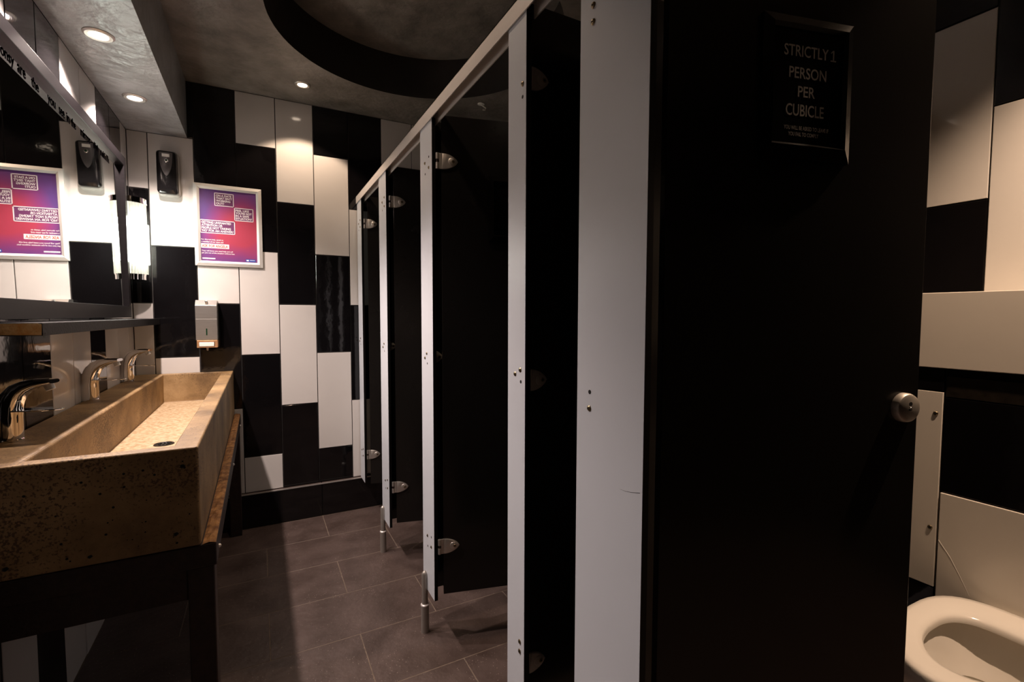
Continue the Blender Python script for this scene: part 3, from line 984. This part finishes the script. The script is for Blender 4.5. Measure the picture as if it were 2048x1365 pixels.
# scratch near the lower edge of the face
SCR = [(PXF + 0.0002, 0.6737, h(-0.3209)), (PXF + 0.0002, 0.6559, h(-0.3197)), (PXF + 0.0002, 0.6401, h(-0.3167)), (PXF + 0.0002, 0.6174, h(-0.3104))]
MB().tube(SCR, [0.0002, 0.0004, 0.0005, 0.0006], 5).build('scratch', 'dark_hole', p1)
p2 = pilaster('narrow white cubicle pilaster next to the widest one', 1.027, 1.120, PZB)
screw(p2, 1.045, 0.566), hole(p2, 1.045, 0.535), screw(p2, 1.052, -0.138), screw(p2, 1.079, -0.151), hole(p2, 1.049, -0.168), screw(p2, 1.050, -0.852), screw(p2, 1.050, -0.878)
p3 = pilaster('white cubicle pilaster carrying the open door with the framed notice', 1.740, 1.883, PZB)
p4 = pilaster('white cubicle pilaster second from the far tiled wall', 2.468, 2.630, PZB)
p5 = pilaster('white cubicle pilaster standing against the far tiled wall', 3.132, 3.270, ZP)
for p, yn in ((p3, 1.740), (p4, 2.468), (p5, 3.132)):
    for zz in (0.575, -0.905):
        screw(p, yn + 0.035, zz - 0.014)
        screw(p, yn + 0.082, zz + 0.014)
        if p is not p3:
            screw(p, yn + 0.035, zz + 0.030)
        else:
            hole(p, yn + 0.035, zz + 0.026)
        hole(p, yn + 0.080, zz - 0.028)
    screw(p, yn + 0.075, -0.151)
    screw(p, yn + 0.098, -0.170)
    hole(p, yn + 0.070, -0.190)
for p, yy in ((p3, 1.842), (p4, 2.592)):
    ft = bpy.data.objects.new('foot', None)
    COL.objects.link(ft)
    ft.parent = p
    ft.location = Vector((0.575, yy, h(ZF))) - base_of(p)
    MB().lathe((0.575, yy, h(ZF) + 0.11), (0.575, yy, h(-1.045)), [(0, 0.0125), (0.90, 0.0125), (0.94, 0.0115), (0.97, 0.008), (1, 0.002)], 20).build('upper_tube', 'foot_metal', ft, smooth=True)
    MB().lathe((0.575, yy, h(ZF) + 0.112), (0.575, yy, h(ZF) + 0.120), [(0, 0.0172), (0.6, 0.0172), (1, 0.0135)], 20).build('collar', 'rail_metal', ft, smooth=True)
    MB().cyl((0.575, yy, h(ZF)), (0.575, yy, h(ZF) + 0.112), 0.0165, n=20).build('lower_tube', 'foot_metal', ft, smooth=True)


def bullet(x0, x1, hz, n=10):
    """rounded bullet outline in (x, z), flat side at x0"""
    ln = x1 - x0
    up = []
    for q in range(n + 1):
        f = q / n
        up.append((x0 + ln * f, hz * max(0.0, 1 - max(0, (f - 0.08) / 0.92) ** 1.9) ** 0.72))
    return [(a, z) for a, z in up] + [(a, -z) for a, z in reversed(up[:-1])]


def fitting_leaf(name, parent, x0, x1, hz, zc_, y_out, material='satin_metal'):
    ol = bullet(x0, x1, hz)
    cx = (x0 + x1) / 2
    lf = MB().loft([[(a, y_out, zc_ + z) for a, z in ol], [(a, y_out - 0.005, zc_ + z) for a, z in ol],
                    [(cx + (a - cx) * 0.92, y_out - 0.0065, zc_ + z * 0.92) for a, z in ol]]).build(name, material, parent, local=True, smooth=True)
    sx = x0 + (x1 - x0) * 0.66
    MB().lathe((sx - 0.003, y_out - 0.006, zc_), (sx - 0.003, y_out - 0.0082, zc_), [(0, 0.0150), (0.6, 0.0142), (1, 0.0128)], 24).build('boss', material, lf, local=True, smooth=True)
    MB().lathe((sx + 0.002, y_out - 0.008, zc_), (sx + 0.002, y_out - 0.0092, zc_), [(0, 0.0062), (1, 0.0054)], 14).build('screw', 'brass_screw', lf, local=True, smooth=True)
    MB().cyl((sx + 0.002, y_out - 0.0090, zc_), (sx + 0.002, y_out - 0.0098, zc_), 0.0026, n=8).build('screw_socket', 'dark_hole', lf, local=True)
    return lf


# doors: local x runs along the door from its hinge, outer face at y = 0
DZB, DZT = -1.100, 0.748


def door(label, yh, wd, ang, lock=True):
    t = thing('cubicle_door', label, 'door', (0.601, yh, h(DZB)), R(ang), 'open cubicle doors')
    z0, z1 = 0.0, DZT - DZB
    MB().box(0.018, wd, 0.0, 0.018, z0, z1).build('panel', 'black_laminate', t, bevel=0.001, local=True)
    for zc_ in (0.578 - DZB, -0.905 - DZB):
        lf = fitting_leaf('hinge', t, 0.020, 0.080, 0.029, zc_, 0.0)
        MB().box(0.008, 0.0195, -0.0055, 0.001, zc_ - 0.029, zc_ + 0.029).build('hinge_strap', 'satin_metal', lf, local=True, bevel=0.0008)
        MB().cyl((0.002, -0.004, zc_ + 0.006), (0.002, -0.004, zc_ + 0.029), 0.0062, n=14).build('knuckle', 'satin_metal', lf, local=True, smooth=True)
        MB().cyl((0.002, -0.004, zc_ - 0.029), (0.002, -0.004, zc_ - 0.006), 0.0062, n=14).build('knuckle', 'satin_metal', lf, local=True, smooth=True)
        MB().cyl((0.002, -0.004, zc_ - 0.006), (0.002, -0.004, zc_ + 0.006), 0.0045, n=12).build('hinge_pin', 'dark_wood', lf, local=True, smooth=True)
    if lock:
        lz, lx = -0.183 - DZB, wd - 0.040
        lk = MB().lathe((lx, 0.0, lz), (lx, -0.016, lz), [(0, 0.0295), (0.55, 0.0295), (0.85, 0.0275), (1, 0.0235)], 36).build('lock_rose', 'satin_metal', t, local=True, smooth=True)
        MB().cyl((lx, -0.0155, lz + 0.009), (lx, -0.0168, lz + 0.009), 0.0042, n=14).build('indicator_hole', 'dark_hole', lk, local=True)
        MB().box(lx - 0.004, lx + 0.004, -0.0168, -0.0155, lz - 0.004, lz - 0.001).build('coin_slot', 'dark_hole', lk, local=True)
        MB().lathe((lx, -0.0155, lz + 0.001), (lx, -0.018, lz + 0.001), [(0, 0.003), (1, 0.0016)], 10).build('pin', 'chrome', lk, local=True, smooth=True)
    return t


A1 = -14.3
door('near black cubicle door standing open beside the toilet, large round lock', 0.611, 0.600, A1)
door('open black cubicle door whose framed notice is cut off by a pilaster', 1.740, 0.598, A1)
door('open black cubicle door, second from the far wall, lit dark grey', 2.468, 0.560, A1)
door('open black cubicle door nearest the far tiled wall', 3.132, 0.480, A1)


# partitions behind the pilasters
def partition(label, y, brackets):
    t = thing('cubicle_partition', label, 'partition', (PXB + 0.002, y, h(-1.116)), group='black cubicle partitions')
    MB().box(0.0, XR - 0.17 - PXB, 0.0, 0.013, 0.0, 0.756 + 1.116).build('panel', 'black_laminate', t, local=True, bevel=0.001)
    for zb_ in brackets:
        fitting_leaf('bracket', t, 0.001, 0.050, 0.027, zb_ + 1.116, 0.0, 'bracket_grey')
    return t


partition('black partition with three metal brackets in the narrow gap between pilasters', 1.035, (0.578, -0.163, -0.905))
partition('black partition behind the pilaster of the door with framed notice', 1.820, (-0.166,))
partition('black partition behind the second pilaster from the far wall', 2.560, (-0.166,))
pt = partition('black partition dividing the toilet cubicle from the narrow gap', 0.878, ())
pt.location.x += 0.046
pt.children[0].scale.x = (XR - 0.001 - pt.location.x) / (XR - 0.17 - PXB)


# notices on the doors
def notice(label, yh, full):
    d = Vector((math.cos(R(A1)), math.sin(R(A1)), 0))
    o0 = Vector((0.601, yh, 0))
    t = thing('door_notice', label, 'sign', tuple(o0 + d * 0.295 + Vector((math.sin(R(A1)), -math.cos(R(A1)), 0)) * 0.0005 + Vector((0, 0, h(0.283)))), R(A1), 'framed notices on cubicle doors')
    hw, ht, fb = 0.097, 0.250, 0.021
    o = [(-hw, 0), (hw, 0), (hw, ht), (-hw, ht)]
    ii = [(-hw + fb, fb + 0.008), (hw - fb, fb + 0.008), (hw - fb, ht - fb), (-hw + fb, ht - fb)]
    for q in range(4):
        k = (q + 1) % 4
        sec = []
        for (oo, in_) in ((o[q], ii[q]), (o[k], ii[k])):
            mm = (oo[0] * 0.2 + in_[0] * 0.8, oo[1] * 0.2 + in_[1] * 0.8)
            sec.append([(oo[0], 0, oo[1]), (oo[0], -0.008, oo[1]), (mm[0], -0.015, mm[1]), (in_[0], -0.008, in_[1]), (in_[0], 0, in_[1])])
        MB().loft(sec).build('frame_bar', 'sign_black', t, local=True)
    card = MB().box(-hw + fb - 0.003, hw - fb + 0.003, -0.006, -0.001, fb - 0.003, ht - fb + 0.003).build('card', 'sign_black', t, local=True)

    def fr(a, bq, dd):
        return (a, -0.006 - dd, bq)
    if full:
        zs_ = lambda z: z - 0.283 + 0.016
        lines = ['STRICTLY 1', 'PERSON', 'PER', 'CUBICLE', 'YOU WILL BE ASKED TO LEAVE IF', 'YOU FAIL TO COMPLY']
        rc = [(-0.052, 0.057, zs_(0.449), zs_(0.469)), (-0.040, 0.041, zs_(0.411), zs_(0.431)), (-0.020, 0.017, zs_(0.379), zs_(0.398)), (-0.045, 0.038, zs_(0.345), zs_(0.366)), (-0.048, 0.050, zs_(0.3205), zs_(0.3275)), (-0.038, 0.028, zs_(0.3095), zs_(0.3165))]
        lettering(lines, rc, fr, card, 'sign_print', 0.012, local=True)
        x1, zt, zb_ = 0.057, zs_(0.469), zs_(0.449)
        MB().prism([(x1 - 0.0060, zt - 0.0062), (x1 - 0.0072, zt - 0.0048), (x1 - 0.0024, zt), (x1 - 0.0008, zt - 0.001)], -0.0066, -0.0062).build('figure_flag', 'sign_print', card, local=True)
        MB().prism([(x1 - 0.0075, zb_), (x1 + 0.0045, zb_), (x1 + 0.0045, zb_ + 0.0022), (x1 - 0.0075, zb_ + 0.0022)], -0.0066, -0.0062).build('figure_foot', 'sign_print', card, local=True)
    return t


notice('black framed notice on the near open door reading STRICTLY 1 PERSON PER CUBICLE', 0.611, True)
notice('black framed notice half hidden on the farther open cubicle door', 1.740, False)

# ------------------------------------------------------------------ toilet and the boxing behind it
BXF = 2.02
t = thing('toilet_boxing', 'service boxing of white and black panels behind the toilet', 'boxing', (2.10, 0.45, h(ZF)))
MB().box(BXF + 0.012, XR, -0.30, 0.876, h(ZF), h(-0.175)).build('carcass', 'black_edge', t)
MB().box(BXF - 0.0055, XR, -0.30, 0.876, h(-0.173), h(0.080)).build('upper_panel', 'panel_white', t, bevel=0.002)
MB().box(BXF + 0.004, BXF + 0.013, -0.30, 0.716, h(-0.268), h(-0.200)).build('scuffed_rail', 'scuffed_black', t, bevel=0.001)
MB().box(BXF + 0.002, BXF + 0.013, 0.722, 0.876, h(-0.250), h(-0.178)).build('corner_piece', 'black_tile', t, bevel=0.001)
strip = MB().box(BXF, BXF + 0.013, 0.722, 0.876, h(-0.926), h(-0.255)).build('side_strip', 'panel_white', t, bevel=0.001)
MB().box(BXF + 0.002, BXF + 0.013, 0.722, 0.876, h(ZF), h(-0.930)).build('kick_piece', 'black_tile', t, bevel=0.001)
for zz in (-0.328, -0.723):
    MB().lathe((BXF + 0.0005, 0.739, h(zz)), (BXF - 0.0028, 0.739, h(zz)), [(0, 0.0072), (0.5, 0.0072), (1, 0.0055)], 14).build('screw', 'brass_screw', strip, smooth=True)
    MB().cyl((BXF - 0.0022, 0.739, h(zz)), (BXF - 0.0032, 0.739, h(zz)), 0.0035, n=8).build('screw_socket', 'dark_hole', strip)
MB().box(BXF + 0.003, BXF + 0.013, -0.30, 0.716, h(-0.590), h(-0.272)).build('access_panel', 'black_tile', t, bevel=0.001)
MB().box(BXF - 0.002, BXF + 0.013, -0.30, 0.716, h(ZF), h(-0.594)).build('lower_panel', 'panel_white', t, bevel=0.002)

MB().tube([(BXF - 0.002, 0.714, h(-0.757)), (BXF - 0.002, 0.6813, h(-0.8022)), (BXF - 0.002, 0.6562, h(-0.8498)), (BXF - 0.002, 0.6288, h(-0.9065))], [0.0009, 0.0008, 0.0006, 0.0004], 5).build('scratch', 'push_bar', t)

TX, TYc, TZ = BXF - 0.0065, 0.500, -0.890
t = thing('toilet', 'white back to wall toilet with open seat beside the near door', 'toilet', (1.76, TYc, h(ZF)))


def egg(x0, x1, hw, n=40, sq=2.3, wide=0.42):
    """outline: front tip at x0, back at x1, half width hw"""
    out = []
    xm = x1 - (x1 - x0) * wide
    for q in range(n):
        a = 2 * math.pi * q / n
        ca, sa = math.cos(a), math.sin(a)
        ex = 2 / (2.9 if ca > 0 else 2.05)
        rx = (x1 - xm) if ca > 0 else (xm - x0)
        out.append((xm + rx * math.copysign(abs(ca) ** ex, ca), TYc + hw * math.copysign(abs(sa) ** ex, sa)))
    return out


def lay(ol, z):
    return [(a, c, h(z)) for a, c in ol]


mb = MB()
mb.loft([lay(egg(1.62, TX, 0.115), ZF), lay(egg(1.60, TX, 0.118), ZF + 0.08), lay(egg(1.545, TX, 0.140), ZF + 0.20), lay(egg(1.475, TX, 0.172), ZF + 0.31), lay(egg(1.452, TX, 0.180), ZF + 0.365),
         lay(egg(1.450, TX, 0.181), TZ - 0.030), lay(egg(1.500, 1.905, 0.135), TZ - 0.028), lay(egg(1.515, 1.895, 0.122), TZ - 0.055), lay(egg(1.545, 1.870, 0.105), TZ - 0.12), lay(egg(1.60, 1.82, 0.075), TZ - 0.19), lay(egg(1.64, 1.78, 0.045), TZ - 0.23)])
mb.build('pan', 'porcelain', t, smooth=True, sharp=60)
MB().loft([lay(egg(1.590, 1.83, 0.080), TZ - 0.165), lay(egg(1.5905, 1.8295, 0.0798), TZ - 0.1645)]).build('water', 'water', t)
so, si = egg(1.440, 1.985, 0.186), egg(1.535, 1.862, 0.112)


def mixo(f):
    return [(a[0] * (1 - f) + c[0] * f, a[1] * (1 - f) + c[1] * f) for a, c in zip(so, si)]


mb = MB()
rings = [lay(mixo(1.0), TZ - 0.027), lay(mixo(0.0), TZ - 0.027), lay(mixo(0.0), TZ - 0.008), lay(mixo(0.06), TZ - 0.001), lay(mixo(0.25), TZ + 0.0015), lay(mixo(0.75), TZ - 0.001), lay(mixo(0.93), TZ - 0.006), lay(mixo(1.0), TZ - 0.014), lay(mixo(1.0), TZ - 0.027)]
mb.loft(rings, cap0=False, cap1=False)
seat = mb.build('seat', 'seat_plastic', t, smooth=True, sharp=50)
for s in (-1, 1):
    MB().cyl((1.968, TYc + s * 0.075 - 0.022, h(TZ) - 0.012), (1.968, TYc + s * 0.075 + 0.022, h(TZ) - 0.012), 0.008, n=14).build('seat_hinge', 'seat_plastic', seat, smooth=True)

# ------------------------------------------------------------------ small ceiling hook
t = thing('ceiling_hook', 'small pale hook fixed to the ceiling behind the head rail', 'hook', (1.245, 2.764, h(ZC)))
MB().lathe((1.245, 2.764, h(ZC)), (1.245, 2.764, h(ZC) - 0.006), [(0, 0.022), (0.6, 0.022), (1, 0.012)], 18).build('plate', 'push_bar', t, smooth=True)
MB().tube([(1.245, 2.764, h(ZC) - 0.004), (1.262, 2.764, h(ZC) - 0.012), (1.278, 2.764, h(ZC) - 0.020), (1.272, 2.764, h(ZC) - 0.032), (1.258, 2.764, h(ZC) - 0.034)], 0.004, 10).build('hook', 'push_bar', t, smooth=True)
